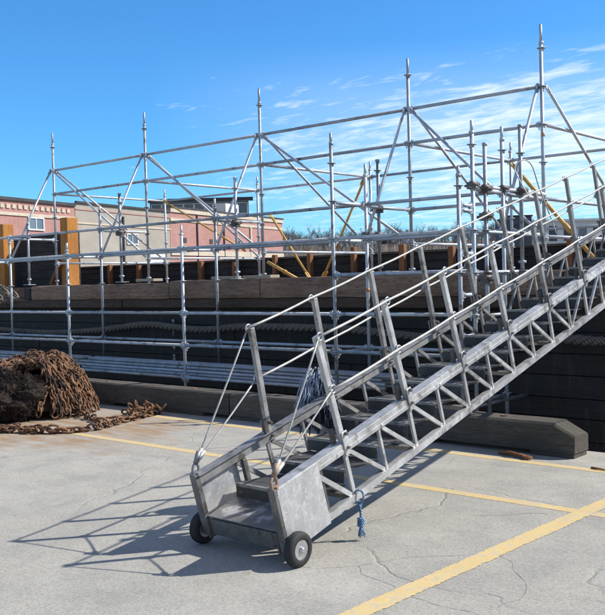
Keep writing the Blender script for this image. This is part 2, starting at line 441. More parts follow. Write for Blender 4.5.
# ------------------------------------------------------------------ scaffold
XS = [-16.77, -13.70, -10.65, -7.62, -5.50]
YF, YM, YN, YT, YB = 9.37, 10.10, 10.53, 11.20, 14.27
scaf = thing('scaffolding', (-10.6, 10.4, -.3), 'tall silver tube scaffolding frame standing along the black barge side', 'scaffolding')
rt = .0242
def standard(x, y, z0, z1, lev0, spigot=.2, mat='galv', plate=False, coupler=None):
    m = MB(); jx = (rnd.random()-.5)*.012
    m.tube((x,y,z0), (x+jx,y,z1-spigot), rt, 12)
    m.tube((x+jx,y,z1-spigot), (x+jx,y,z1), rt*.78, 10)
    z = lev0
    while z > z0+.08: z -= .5
    while z < z1-.12:
        if z > z0+.05:
            m.lathe((x,y,z-.005), (0,0,1), [(.055,0),(.06,.003),(.06,.007),(.055,.01)], 12)
            m.lathe((x,y,z-.035), (0,0,1), [(.031,0),(.031,.03)], 10)
        z += .5
    if z1-spigot > z0+.6:
        m.lathe((x,y,z1-spigot-.02), (0,0,1), [(.028,0),(.033,.01),(.033,.03),(.026,.04)], 10)
    if plate:
        m.box(x-.09, x+.09, y-.09, y+.09, z0, z0+.012)
        m.lathe((x,y,z0+.1), (0,0,1), [(.05,0),(.05,.03)], 6)
    if mat == 'galv': mat = rnd.choice(('galv','galv','galv_b','galv_c'))
    o = obj('standard', m, M[mat], scaf)
    if z1 > 4.85 and x > -6 or (y == YM and -8 < x < -7):
        b = MB(); zb = 3.42 if z1 > 4 else 1.42
        b.lathe((x+.003,y,zb), (0,0,1), [(.0255,0),(.0255,.05)], 12); obj('marker_band', b, M['orange_tape'], o)
    if coupler:
        for cz in coupler:
            c = MB(); c.box(x-.06, x+.05, y-.06, y+.05, cz-.045, cz+.045); c.tube((x-.1,y-.03,cz), (x+.11,y-.03,cz), .018, 8)
            c.tube((x+.03,y-.1,cz+.03), (x+.03,y+.09,cz+.03), .03, 8)
            obj('coupler', c, M['coupler'], o)
    return o
for x, z0, z1 in zip(XS, (-.4,-.35,-.4,-.4,-.45), (2.6,2.37,2.50,3.54,3.42)): standard(x, YF, z0, z1, .64, .14)
for x, z0, z1 in zip([-19.84]+XS, (.2,.22,.28,.30,.05,-.5), (2.6,2.68,3.06,2.95,3.19,3.43)): standard(x, YM, z0, z1, .64, .16)
for x, z1, zc in zip([-16.77,-13.66,-10.61,-7.72,-5.48], (2.93,3.31,3.32,3.30,3.50), (None,(2.56,),(2.55,),(2.58,2.2),(2.65,))):
    standard(x, YN, 1.65, z1, 1.64, .02, 'galv' if x < -8 or x > -7 else 'galv_old', True, zc)
for x, z0, z1 in zip(XS, (1.61,)*5, (4.88,4.89,4.86,4.82,4.89)): standard(x, YT, z0, z1, 3.58, .24, 'galv', True)
for x, z1 in zip(XS, (3.86,3.87,3.88,3.89,3.9)): standard(x, YB, 1.61, z1, 3.58, .16, 'galv', True)
standard(-5.5, 9.06, -.4, 2.86, .64, .1)
standard(-5.46, 9.60, -.4, 3.18, .64, .02, 'galv', False, (2.62, 2.3, 1.55))
def ledger(a, b, name='ledger', mat='galv', r=rt, ends=True):
    m = MB(); a = V(a); b = V(b); d = (b-a).normalized()
    m.tube(a+d*.055, b-d*.055, r, 10)
    if ends:                                     # wedge heads on the rosettes
        for p, s in ((a, 1), (b, -1)):
            m.bar(p+d*s*.03, p+d*s*.085, .03, .065)
            m.box(p.x+d.x*s*.05-.006, p.x+d.x*s*.05+.006, p.y+d.y*s*.05-.006, p.y+d.y*s*.05+.006, p.z-.07, p.z+.05)
    if mat == 'galv': mat = rnd.choice(('galv','galv','galv_b','galv_c'))
    return obj(name, m, M[mat], scaf)
def bays(y, z, xs, mat='galv'):
    for a, b in zip(xs, xs[1:]): ledger((a,y,z), (b,y,z), 'ledger', mat)
bays(YT, 4.08, XS); bays(YT, 3.58, XS)
bays(YB, 3.58, XS)
XL = [-19.84]+XS
bays(YM, 2.63, XL); bays(YM, 2.14, XL); bays(YM, .64, XL)
bays(YF, 2.14, XS); bays(YF, 1.14, XS); bays(YF, .64, XS); bays(YF, .14, XS[:4])
bays(YF, 1.66, XS[3:])
for x0 in (-19.84,):
    for z in (2.14, 1.14, .64, .14): ledger((x0,YF,z), (XS[0],YF,z))
for i, x in enumerate(XS):
    ledger((x,YT,3.58), (x,YB,3.58), 'transom')
    ledger((x,YT,2.10), (x,YB,2.10), 'transom')
    ledger((x,YM,2.60), (x,YT,2.60), 'transom')
    ledger((x,YF,.62), (x,YM,.62), 'transom')
    ledger((x,YF,.12), (x,YM,.12), 'transom')
    if i < 4: ledger((x,YF,2.12), (x,YM,2.12), 'transom')
    if i >= 3: ledger((x,YF,2.62), (x,YM,2.62), 'transom')
ledger((-5.5,YF-.1,2.66), (-5.5,11.3,2.66), 'transom', 'galv', rt, False)
ledger((-5.5,YF-.1,.06), (-5.5,11.0,.06), 'transom', 'galv_old', rt, False)
for z in (2.42, 2.36, 1.38, 1.86, .9): ledger((-5.5,9.06,z), (-5.5,YF,z), 'transom')
for z in (2.12, 1.64, 1.12): ledger((-5.5,YF,z), (-5.5,YT,z), 'transom')
ledger((-7.62,YB,2.36), (-5.5,YB,2.36), 'ledger'); ledger((-5.5,YT,2.6), (-5.5,YB,2.6), 'transom'); ledger((-7.62,YT,2.6), (-5.5,YT,2.6), 'ledger')
for (cx_, cy_, cz_) in ((-5.5,YF,2.66),(-5.5,YM,2.66),(-7.62,YN,1.66),(-5.47,9.6,1.1),(-7.62,YM,2.2)):
    m = MB(); m.box(cx_-.05, cx_+.05, cy_-.05, cy_+.045, cz_-.04, cz_+.04); m.tube((cx_-.09,cy_-.02,cz_), (cx_+.09,cy_-.02,cz_), .015, 8); m.tube((cx_+.03,cy_-.09,cz_+.02), (cx_+.03,cy_+.08,cz_+.02), .028, 8)
    obj('coupler', m, M['coupler'], scaf)
def brace(a, b, mat='galv', name='diagonal_brace'):
    m = MB(); a = V(a); b = V(b); d = (b-a).normalized(); m.tube(a, b, .0212, 10)
    for p, s in ((a,1),(b,-1)): m.bar(p-d*s*.05, p+d*s*.06, .018, .06)
    if mat == 'galv': mat = rnd.choice(('galv','galv_b','galv_c'))
    return obj(name, m, M[mat], scaf)
for i, x in enumerate(XS):
    brace((x-.045,YT-.05,4.06), (x-.045,YM+.05,2.16))
    brace((x+.045,YT+.06,4.06), (x+.045,YB-.06,2.14))
    if i < 4: brace((x+.06,YT-.045,4.06), (XS[i+1]-.06,YT-.045,2.16))
brace((XS[0]+.06,YB-.05,3.56), (XS[1]-.4,YB-.05,2.3), 'yellowprop')
# ------------------------------------------------------------------ loose tubes lying on the lower lift
k = 0
lab = 'loose galvanised tube lying in the long stack on the lowest scaffold lift'
for sx0, sx1 in ((-19.6,-13.6), (-13.5,-6.9)):
    for layer, zc in enumerate((.168, .217, .266, .315)):
        ny = (8,7,6,5)[layer]
        for j in range(ny):
            if layer in (0,1,2) and 0 < j < ny-2: continue    # only the outer rows of the stack show
            y = 9.50+.026*layer+j*.0525
            m = MB(); a = rnd.uniform(-.12,.12); z = zc+rnd.uniform(-.002,.002)
            m.tube((sx0+a,y,z), (sx1+a,y+rnd.uniform(-.004,.004),z), .0242, 10)
            o = obj('scaffold_tube', m, M[rnd.choice(('galv','galv_b'))], loc=((sx0+sx1)/2, y, z))
            tag(o, lab, 'tube', 'tubes stacked on the lowest scaffold lift')

# ------------------------------------------------------------------ barge
barge = thing('barge', (-9, 12.9, -2.1), 'black planked timber barge moored behind the scaffolding', 'barge')
m = MB(); z = -2.4; i = 0
while z < 1.16:
    hgt = rnd.uniform(.24,.30); z1 = min(z+hgt, 1.18); off = rnd.uniform(-.012,.012)
    x = -44
    while x < 14:
        x1 = min(14, x+rnd.uniform(4,9)); o2 = off+rnd.uniform(-.006,.006)
        m.box(x+.006, x1-.006, 10.62+o2, 10.78, z+.006, z1-.006); x = x1
    z = z1
m.box(-44, 14, 10.7, 16.2, -2.5, 1.15)
obj('hull', m, M['hull'], barge)
m = MB(); x = -44
for x0, x1 in ((-44,-26.0),(-25.98,-13.6),(-13.58,-7.9),(-7.88,-.2),(-.18,14)):
    m.box(x0, x1, 10.46+rnd.uniform(-.01,.01), 10.66, 1.18, 1.335)
obj('rubbing_strake', m, M['timber_dark'], barge, bevel=.012)
for x0, x1, dz in ((-16.55,-12.22,-.03),(-12.2,-10.02,0),(-10.0,-4.9,0),(-4.87,1.5,.02),(1.53,8,.02)):
    m = MB(); n = 26
    def bf(u, v, x0=x0, x1=x1, dz=dz):
        x = x0+(x1-x0)*u
        z = 1.34+.31*(1 if .25 <= v <= .5 or False else 0)
        return (x, 0, z)
    # rough hewn beam: lofted section with wobble
    sec = [(10.44,1.34),(10.42,1.40),(10.425,1.6),(10.45,1.645),(10.80,1.65),(10.84,1.62),(10.84,1.34)]
    N = 40
    for a in range(N+1):
        x = x0+(x1-x0)*a/N
        for (yy, zz) in sec:
            w = noise.noise(V((x*1.7, yy*9, zz*9)))*.014+noise.noise(V((x*6, yy*20, zz*20)))*.006
            m.v.append(V((x, yy+w, zz+w*.8+(dz if zz > 1.5 else 0))))
    L = len(sec)
    for a in range(N):
        for c in range(L):
            c2 = (c+1) % L; m.quad((a*L+c, (a+1)*L+c, (a+1)*L+c2, a*L+c2))
    m.quad(tuple(range(L))); m.quad(tuple(N*L+c for c in reversed(range(L))))
    obj('deck_beam', m, M['timber_brown'], barge)
m = MB(); m.box(-16.82, -16.58, 10.42, 10.8, 1.34, 1.58); obj('bollard_block', m, M['hull'], barge, bevel=.02)
m = MB(); m.box(-44, 14, 10.86, 16.2, 1.16, 1.60); obj('deck', m, M['timber_brown'], barge)
m = MB(); z = 1.61
for zz in (1.61, 1.77, 1.93):
    x = -22
    while x < 14:
        x1 = min(14, x+rnd.uniform(3,5)); o2 = rnd.uniform(-.012,.012); m.box(x+.004, x1-.004, 15.2+o2, 15.3, zz+.004, zz+.155); x = x1
m.box(-22, 14, 15.25, 15.29, 1.6, 2.09); obj('bulwark', m, M['bulwark'], barge)
m = MB(); m.box(-22, 14, 15.12, 15.4, 2.092, 2.14); obj('bulwark_cap', m, M['timber_grey'], barge, bevel=.01)
m = MB(); zz = 1.36
for k in range(7):
    o2 = rnd.uniform(-.015,.015); m.box(-44, -18.26, 12.72+o2, 12.86, zz+.004, zz+.216); zz += .22
m.box(-44, -18.27, 12.78, 12.85, 1.36, zz-.01); obj('tall_bulwark', m, M['bulwark'], barge)
m = MB()
for k in range(5): m.box(-44, -16.9, 10.9+k*.0, 10.98, 1.18+.0, 1.34)
obj('side_ledge', m, M['hull'], barge)
for x0, x1, z1 in ((-20.84,-20.55,3.2),(-18.08,-17.80,3.19)):
    m = MB(); m.box(x0, x1, 12.2, 12.50, 1.61, z1)
    o = obj('timber_post', m, M['orange'], barge, bevel=.015)
m = MB(); m.bar((-18.55,12.25,1.64), (-18.02,12.16,2.15), .12, .12); obj('timber_strut', m, M['brownpost'], barge, bevel=.01)
m = MB(); m.bar((-21.3,12.25,1.64), (-20.8,12.16,2.15), .12, .12); obj('timber_strut', m, M['brownpost'], barge, bevel=.01)
for x, z1 in ((-20.0,2.15),(-18.77,2.1),(-16.39,2.12),(-15.22,2.07),(-13.93,2.19),(-12.89,2.26),(-11.68,2.27),(-10.44,2.27),(-9.3,2.18),(-8.1,2.22),(-6.9,2.2),(-5.7,2.2),(-4.4,2.2),(-3,2.2)):
    m = MB(); w = rnd.uniform(.09,.13); m.box(x-w/2, x+w/2, 14.97, 15.08, 1.61, z1); obj('bulwark_post', m, M['brownpost'], barge, bevel=.012)
for a, b in (((-13.66,14.5,2.02),(-12.8,14.5,1.63)),):
    m = MB(); m.tube(a, b, .036, 10); m.tube(V(a).lerp(V(b),.55), V(a).lerp(V(b),.62), .048, 10)
    obj('raking_prop', m, M['yellowprop'], barge)
for px, pw in ((-10.1,.62),(-10.9,.5),(-12.9,.5),(-7.62,.3)):
    m = MB(); m.box(px-pw/2, px+pw/2, 10.44, 10.66, 1.652, 1.70); obj('timber_pad', m, M['timber_end'], barge, bevel=.006)
# draught marks 2 4 6 8 painted on the planking
for zc, ch in ((.294,'2'),(.48,'4'),(.70,'6'),(.915,'8')):
    cu = bpy.data.curves.new('draught_mark', 'FONT'); cu.body = ch; cu.size = .13; cu.align_x = 'CENTER'; cu.align_y = 'CENTER'; cu.extrude = .002; cu.offset = .006
    tmp = bpy.data.objects.new('draught_mark', cu); COL.objects.link(tmp); bpy.context.view_layer.update()
    me = bpy.data.meshes.new_from_object(tmp); bpy.data.objects.remove(tmp)
    o = bpy.data.objects.new('draught_mark', me); COL.objects.link(o); o.parent = barge
    o.location = V((-12.3, 10.572, zc))-barge.location; o.rotation_euler = (R(90),0,0); me.materials.clear(); me.materials.append(M['mark'])
    o['label'] = 'white draught number %s painted on the black hull' % ch

# hawser along the hull side: three twisted strands
def twisted(m, pts, r, pitch, strands=3, n=6, step=.03):
    P = [V(p) for p in pts]; L = []
    dense = []
    for i in range(len(P)-1):
        p0 = P[max(i-1,0)]; p1 = P[i]; p2 = P[i+1]; p3 = P[min(i+2,len(P)-1)]
        k = max(2, int((p2-p1).length/step))
        for j in range(k):
            t = j/k
            dense.append(.5*((2*p1)+(p2-p0)*t+(2*p0-5*p1+4*p2-p3)*t*t+(3*p1-p0-3*p2+p3)*t**3))
    dense.append(P[-1])
    for s in range(strands):
        out = []; dist = 0
        for i, p in enumerate(dense):
            if i: dist += (p-dense[i-1]).length
            d = (dense[min(i+1,len(dense)-1)]-dense[max(i-1,0)]).normalized()
            a = V((0,0,1)) if abs(d.z) < .9 else V((1,0,0)); sd = d.cross(a).normalized(); u = sd.cross(d)
            an = 2*math.pi*(dist/pitch+s/strands); out.append(p+(sd*math.cos(an)+u*math.sin(an))*r*.5)
        m.path(out, r*.56, n)
m = MB()
hp = [(-24,10.40,.95),(-20,10.40,.8),(-17.6,10.40,.707),(-15.9,10.40,.674),(-14.39,10.40,.741),(-12.89,10.40,.875),(-12.07,10.40,.84),(-11.3,10.40,.81),(-10.35,10.40,.875),(-9.07,10.40,.88),(-8.29,10.40,.875),(-7.23,10.40,.80),(-6.5,10.40,.77),(-4.88,10.40,.80),(-4.3,10.40,.79),(-2,10.40,.8),(2,10.40,.9)]
twisted(m, hp, .062, .34, 3, 6, .05)
tag(obj('hawser', m, M['rope_grey'], loc=(-9,10.4,.8)), 'thick grey hawser hanging in slack bights along the black hull', 'rope')
# coil of old rope at the far left on the barge edge
m = MB(); rr = random.Random(5)
for k in range(9):
    cx = -17.75+rr.uniform(-.12,.12); pts = []
    for j in range(22):
        a = 2*math.pi*j/21; pts.append((cx+.42*math.cos(a)+.0*j, 10.42+.05*math.sin(a*2+k)+rr.uniform(-.02,.02)+.02*k-.08, 1.47+.15*math.sin(a)-.10*math.cos(a)+rr.uniform(-.03,.03)))
    twisted(m, pts, .026, .13, 3, 5, .04)
m.path([(-17.4,10.40,1.42),(-17.1,10.38,1.36),(-16.9,10.38,1.38)], .03, 6)
tag(obj('rope_coil', m, M['rope_tan'], loc=(-17.75,10.42,1.4)), 'coil of old tan rope hung on the barge edge at far left', 'rope coil')
# yellow push-pull braces standing on the barge deck behind the scaffold
def prop(a, b, label, r=.025):
    m = MB(); a = V(a); b = V(b); m.tube(a, b, r, 10); c = a.lerp(b,.6); e = a.lerp(b,.68); m.tube(c, e, r*1.35, 10)
    d = (b-a).normalized(); m.bar(a-d*.02, a+d*.1, .12, .02); m.bar(b-d*.1, b+d*.02, .12, .02)
    tag(obj('yellow_brace', m, M['yellowprop'], loc=b), label, 'brace', 'yellow braces behind the scaffolding')
prop((-13.35,14.27,3.05), (-12.42,14.42,1.68), 'yellow brace falling to the right just past the brick building corner')
prop((-10.74,14.2,3.52), (-12.0,14.42,1.68), 'long orange brace leaning left against the sky in mid scaffold')
prop((-7.55,14.2,3.50), (-6.02,14.25,1.70), 'thick yellow brace sloping down behind the gangway handrails', .034)

# ------------------------------------------------------------------ bull rail timbers on the quay edge
def bull(x0, x1, label, chamfer=False):
    t = thing('bull_rail', ((x0+x1)/2, 7.46, 0), label, 'timber rail', 'timber bull rail along the wharf edge')
    m = MB(); N = 24; y0, y1 = 7.36, 7.64
    zb = .045
    for a in range(N+1):
        x = x0+(x1-x0)*a/N
        zt = .298
        if chamfer and a == N: zt = .298-.10
        sec = [(y0,zb),(y0,zt-.018),(y0+.018,zt),(y1-.018,zt),(y1,zt-.018),(y1,zb)]
        for yy, zz in sec:
            w = noise.noise(V((x*2.1, yy*11, zz*13)))*.006
            m.v.append(V((x, yy+w, zz+w)))
        if chamfer and a == N-1:
            for q in range(6): m.v[-6+q].x = x1-.20
    L = 6
    for a in range(N):
        for c in range(L):
            c2 = (c+1) % L; m.quad((a*L+c, (a+1)*L+c, (a+1)*L+c2, a*L+c2))
    m.quad(tuple(range(L))); m.quad(tuple(N*L+c for c in reversed(range(L))))
    obj('beam', m, M['timber_grey'], t)
    xx = x0+.02
    blocks = []
    while xx < x1-.3:
        blocks.append((xx, min(xx+.75, x1-.03))); xx += 1.75
    if chamfer: blocks[-1] = (x1-.42, x1-.01)
    for b0, b1 in blocks:
        m = MB(); m.box(b0, b1, 7.365, 7.63, .0, .043); obj('spacer_block', m, M['timber_grey'], t, bevel=.006)
    if True:
        for bx in (x0+.5, (x0+x1)/2, x1-.75):
            m = MB(); m.lathe((bx,7.5,.285), (0,0,1), [(.035,0),(.035,.017),(.028,.022)], 12)
            obj('bolt_head', m, M['rust'], t)
bull(-13.6, -10.62, 'weathered bull rail timber behind the rusty chain heap')
bull(-10.60, -7.62, 'weathered bull rail timber between chain heap and gangway rails')
bull(-7.60, -5.62, 'short bull rail timber seen through the gangway side frames')
bull(-5.60, -3.37, 'grey bull rail timber with sloped cut end right of the gangway', True)

# ------------------------------------------------------------------ gangway
GS = math.atan(.2736); cs, sn = math.cos(GS), math.sin(GS)
def G(x, s, n): return V((x, 3.62+s*cs-n*sn, .448+s*sn+n*cs))
XR, XLf = -3.42, -4.06
NL = -.365
END = 7.35
posts = [.646+.712*i for i in range(10)]
gang = thing('gangway', (-3.74, 3.74, 0), 'silver aluminium boarding gangway on two small wheels sloping up to the barge', 'gangway')
ND = (0,-sn,cs)
def tip(side, i):            # how far the top of each stanchion has been pushed along the gangway
    return (-.045,-.055,-.06,-.06,-.065,-.06,-.055,-.05,-.05,-.05)[i] if side > 0 else (.05,.025,.0,-.01,-.055,-.045,-.03,-.03,-.03,-.03)[i]
for x, side in ((XR, 1), (XLf, -1)):
    mat = M['alu'] if side > 0 else M['alu_darker']  # left frame gets a darker copy, its shade put into the colour
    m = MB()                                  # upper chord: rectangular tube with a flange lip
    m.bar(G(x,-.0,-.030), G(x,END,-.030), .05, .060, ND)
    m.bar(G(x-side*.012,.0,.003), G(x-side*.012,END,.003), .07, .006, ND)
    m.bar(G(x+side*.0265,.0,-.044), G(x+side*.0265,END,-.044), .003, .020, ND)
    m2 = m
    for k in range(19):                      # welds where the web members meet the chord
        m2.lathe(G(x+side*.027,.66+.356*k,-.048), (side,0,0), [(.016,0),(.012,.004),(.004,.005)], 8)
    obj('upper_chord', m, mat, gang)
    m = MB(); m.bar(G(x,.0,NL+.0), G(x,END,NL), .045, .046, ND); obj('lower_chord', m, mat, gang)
    # webs
    half = [.646+.356*i for i in range(19)]
    for i, s in enumerate(half):
        if s > END-.05: break
        m = MB(); w = .028 if i % 2 == 0 else .020
        m.bar(G(x,s,-.07), G(x,s+.01,NL+.024), .018, w, (0,cs,sn)); obj('web_post', m, mat, gang)
        if i == 0:
            m = MB(); m.bar(G(x,s-.30,-.07), G(x,s-.02,NL+.024), .02, .03, (0,cs,sn)); obj('web_diagonal', m, mat, gang)
        if s+.356 < END:
            m = MB()
            if i < 9: m.bar(G(x,s+.04,-.072), G(x,s+.34,NL+.025), .018, .026, (0,cs,sn))
            else: m.bar(G(x,s+.32,-.072), G(x,s+.03,NL+.025), .018, .022, (0,cs,sn))
            obj('web_diagonal', m, mat, gang)
    # end panel sheet with rivets, both sides of the foot box
    m = MB(); xo = x+side*.027
    m.hexa([G(xo-.0015,.004,NL-.03),G(xo+.0015,.004,NL-.03),G(xo+.0015,.375,NL-.03),G(xo-.0015,.375,NL-.03),
            G(xo-.0015,.004,-.002),G(xo+.0015,.004,-.002),G(xo+.0015,.365,-.002),G(xo-.0015,.365,-.002)])
    for k in range(6):
        for q in ((.035,-.03-.064*k),(.345,-.03-.064*k)):
            m.lathe(G(xo,q[0],q[1]), (side,0,0), [(.0046,0),(.0046,.0015),(.002,.0025)], 8)
        m.lathe(G(xo,.06+.055*k,NL), (side,0,0), [(.0046,0),(.0046,.0015),(.002,.0025)], 8)
        m.lathe(G(xo,.06+.055*k,-.035), (side,0,0), [(.0046,0),(.0046,.0015),(.002,.0025)], 8)
    obj('side_panel', m, M['alu_plate'], gang)
    m = MB(); m.bar(G(x,.0,NL-.02), G(x,.0,.006), .054, .036, (0,cs,sn)); obj('end_post', m, M['alu_dark'], gang, bevel=.004)
    m = MB(); m.bar(G(x-side*.01,.40,NL), G(x-side*.01,.40,-.07), .03, .035, (0,cs,sn)); obj('end_post', m, M['alu_dark'], gang, bevel=.004)
    # stanchions
    for i, s in enumerate(posts):
        ss = s + (.03 if side < 0 and i == 0 else 0)-(.02*i*.5 if side < 0 else 0)
        m = MB(); lean = (rnd.random()-.5)*.014
        xs = x+side*.0
        tp = tip(side, i)
        m.bar(G(xs,ss,.0), G(xs+lean*.5,ss+tp,.69), .031, .040, (0,cs,sn))
        m.bar(G(xs+side*.030,ss,-.080), G(xs+side*.030,ss+tp*.1,.075), .010, .052, (0,cs,sn))
        o = obj('stanchion', m, mat if side < 0 or i < 4 else M['alu_darker'], gang, bevel=.004)
        m = MB()
        m.bar(G(xs-side*.03,ss-.045,.005), G(xs-side*.03,ss-.045,.10), .02, .03, (0,cs,sn))
        m.tube(G(xs-side*.05,ss,.06), G(xs+side*.052,ss,.06), .012, 8)
        m.tube(G(xs-side*.045,ss,-.03), G(xs+side*.05,ss,-.03), .010, 6)
        obj('hinge_bracket', m, M['coupler'], o)
        for nn in (.675, .34):
            m = MB()
            pts = [G(xs+side*.0,ss+tp*nn/.69,nn)+V((math.cos(a)*.0, math.cos(a)*.024, math.sin(a)*.024+.012)) for a in [2*math.pi*q/12 for q in range(12)]]
            pts = [p+V((side*.028,0,0)) for p in pts]
            m.path(pts, .006, 6, closed=True)
            obj('rail_eye', m, M['hubm'], o)
    # rails
    for nn, nm in ((.69, 'handrail'), (.352, 'midrail')):
        m = MB(); pts = []
        for i, s in enumerate(posts):
            ss = s + (.03 if side < 0 and i == 0 else 0)-(.02*i*.5 if side < 0 else 0)
            pts.append(G(x+side*.028, ss+tip(side,i)*nn/.69, nn))
        dense = []
        for a, b in zip(pts, pts[1:]):
            for q in (0,.25,.5,.75):
                p = a.lerp(b, q); p.z -= .007*math.sin(math.pi*q); dense.append(p)
        pts = dense+[pts[-1]]
        m.path(pts, .0088, 8); obj(nm, m, M['cable'], gang)
    # stays from the front corner to the first stanchion
    c0 = G(x-side*.0, .03, .065)
    for nn in (.69, .352):
        m = MB(); a = G(x+side*.028, posts[0]+(.03 if side < 0 else 0)+tip(side,0)*nn/.69, nn); pts = [a]
        for q in (.2,.4,.6,.8):
            p = a.lerp(c0, q); p.z -= .006*math.sin(math.pi*q); p.y += 0; pts.append(p)
        pts.append(c0); m.path(pts, .0062, 7)
        d = (a-c0).normalized(); m.tube(c0, c0+d*.10, .013, 8)
        obj('stay_cable', m, M['cable'], gang)
    m = MB()
    pts = [c0+V((0,.0,-.035))+V((0,math.cos(a)*.024,math.sin(a)*.034)) for a in [2*math.pi*q/14 for q in range(14)]]
    m.path(pts, .0085, 7, closed=True)
    m.box(c0.x-.012, c0.x+.012, c0.y-.028, c0.y+.03, c0.z-.085, c0.z-.045)
    m.tube(c0+V((-.03,.0,-.06)), c0+V((.03,.0,-.06)), .008, 8)
    m.tube(c0+V((0,0,.0)), c0+V((.0,.03,.07)), .016, 8)
    obj('shackle', m, M['rust_bright'] if side > 0 else M['galv_old'], gang)
# front crossbar, floor, treads
xa, xb = XLf+.03, XR-.03
m = MB(); m.bar(G(xa,.005,NL+.035), G(xb,.005,NL+.035), .02, .10, ND); m.bar(G(xa,.03,NL+.083), G(xb,.03,NL+.083), .055, .008, ND)
obj('front_crossbar', m, M['alu_dark'], gang, bevel=.003)
m = MB(); y0 = 3.69; m.hexa([(xa,y0,.190),(xb,y0,.190),(xb,3.95,.262),(xa,3.95,.262),(xa,y0,.196),(xb,y0,.196),(xb,3.95,.268),(xa,3.95,.268)])
obj('floor_plate', m, M['floor'], gang)
k = 0
while True:
    ya = 3.95+.3433*k; zt = .345+.0940*k
    if ya+.35 > 10.72: break
    m = MB()
    m.box(xa, xb, ya-.012, ya+.352, zt-.010, zt)
    m.box(xa, xb, ya-.012, ya-.002, zt-.085, zt-.010)
    for q in range(2): m.box(xa+.03, xb-.03, ya+.10+q*.13, ya+.106+q*.13, zt, zt+.002)
    tr = obj('tread', m, M['tread'], gang)
    m = MB(); m.box(xa+.002, xb-.002, ya-.016, ya+.014, zt+.0005, zt+.004); m.box(xa+.002, xb-.002, ya-.016, ya-.0125, zt-.014, zt+.0005); obj('nosing', m, M['alu_darker'], tr)
    k += 1
for i in range(0, 21, 2):
    s = .646+.356*i
    if s > END: break
    m = MB(); m.bar(G(xa,s,NL), G(xb,s,NL), .03, .03, ND); obj('floor_bearer', m, M['alu_darker'], gang)
for x in (XR, XLf):                       # the upper end stands on the deck beam
    p = G(x, 7.2, NL-.02); m = MB(); m.box(x-.025, x+.025, p.y-.03, p.y+.03, 1.652, p.z); m.box(x-.07, x+.07, p.y-.07, p.y+.07, 1.652, 1.664); obj('end_foot', m, M['alu_darker'], gang)
# axle and wheels
m = MB(); m.tube((-4.17,3.742,.1), (-3.33,3.742,.1), .014, 10); m.bar((-4.06,3.755,.115),(-3.42,3.755,.115), .03, .022)
for x in (XR-.035, XLf+.035):
    m.hexa([(x-.006,3.70,.06),(x+.006,3.70,.06),(x+.006,3.80,.07),(x-.006,3.80,.07),(x-.006,3.68,.18),(x+.006,3.68,.18),(x+.006,3.84,.2),(x-.006,3.84,.2)])
obj('axle', m, M['coupler'], gang)
for x, side in ((-3.352,1),(-4.128,-1)):
    m = MB(); m.lathe((x-side*.03,3.742,.1), (side,0,0), [(.018,0),(.018,.068),(.010,.074)], 16)
    wh = obj('wheel', m, M['hubm'], gang)
    m = MB(); c = (x-.032,3.742,.1); prof = [(.056,.004),(.062,0),(.085,.002),(.096,.010),(.0995,.022),(.0995,.042),(.096,.054),(.085,.062),(.062,.064),(.056,.060)]
    b = len(m.v); n = 40
    for r_, t_ in prof+[(.056,.004)]:
        for q in range(n):
            a = 2*math.pi*q/n; m.v.append(V((c[0]+t_, c[1]+math.cos(a)*r_, c[2]+math.sin(a)*r_)))
    for i in range(len(prof)):
        for q in range(n):
            q2 = (q+1) % n; m.quad((i*n+q, i*n+q2, (i+1)*n+q2, (i+1)*n+q), True)
    obj('tyre', m, M['tyre'], wh)
    m = MB(); m.lathe((x-.026,3.742,.1), (1,0,0), [(.056,0),(.057,.006),(.050,.010),(.046,.018),(.046,.034),(.050,.042),(.057,.046),(.056,.052)], 32)
    for q in range(5):
        a = 2*math.pi*q/5; m.lathe((x+side*.010,3.742+.033*math.cos(a),.1+.033*math.sin(a)), (side,0,0), [(.005,0),(.005,.006)], 6)
    obj('rim', m, M['hubm'], wh)

# rope-yarn fender hung on the far side of the gangway
t = thing('rope_fender', (-4.17,4.93,.42), 'frayed blue rope fender like a mop hanging from the gangway side', 'fender')
m = MB(); top = V((-4.17,4.91,.97)); rr = random.Random(21)
for k in range(300):
    a = rr.uniform(0, 2*math.pi); r1 = rr.uniform(.04,.125); L = rr.uniform(.12,.30); c, q = math.cos(a), math.sin(a)
    p0 = top+V((c*.012, q*.02, rr.uniform(-.10,.0)))
    p1 = top+V((c*r1*.5, q*r1*.9, -.02-rr.uniform(0,.12)))
    p2 = p1+V((c*.02+rr.uniform(-.02,.02), q*.045+rr.uniform(-.03,.03), -L*.45)); p3 = p2+V((rr.uniform(-.04,.04), q*.03+rr.uniform(-.06,.06), -L*.5))
    m.path([p0, p0.lerp(p1,.5)+V((0,0,.03)), p1, p1.lerp(p2,.5)+V((c*.012,q*.02,0)), p2, p3], rr.uniform(.0026,.005), 4)
obj('yarn', m, M['strand_blue'], t)
m = MB()
for k in range(240):
    a = rr.uniform(0, 2*math.pi); r1 = rr.uniform(.04,.13); c, q = math.cos(a), math.sin(a)
    p0 = top+V((c*.015,q*.02,-.02)); p1 = top+V((c*r1*.55,q*r1*.9,-.06-rr.uniform(0,.12))); p2 = p1+V((c*.03,q*.05+rr.uniform(-.04,.04),-rr.uniform(.12,.32)))
    m.path([p0, p0.lerp(p1,.5)+V((0,0,.02)), p1, p2], .005, 4)
obj('dark_yarn', m, M['strand_navy'], t)
m = MB()
for k in range(16):
    a = 2*math.pi*k/16; p0 = top+V((math.cos(a)*.02, math.sin(a)*.03, 0)); m.path([p0, p0+V((math.cos(a)*.03,math.sin(a)*.05,-.1)), p0+V((math.cos(a)*.03,math.sin(a)*.07,-.28))], .012, 5)
obj('core', m, M['strand_dark'], t)
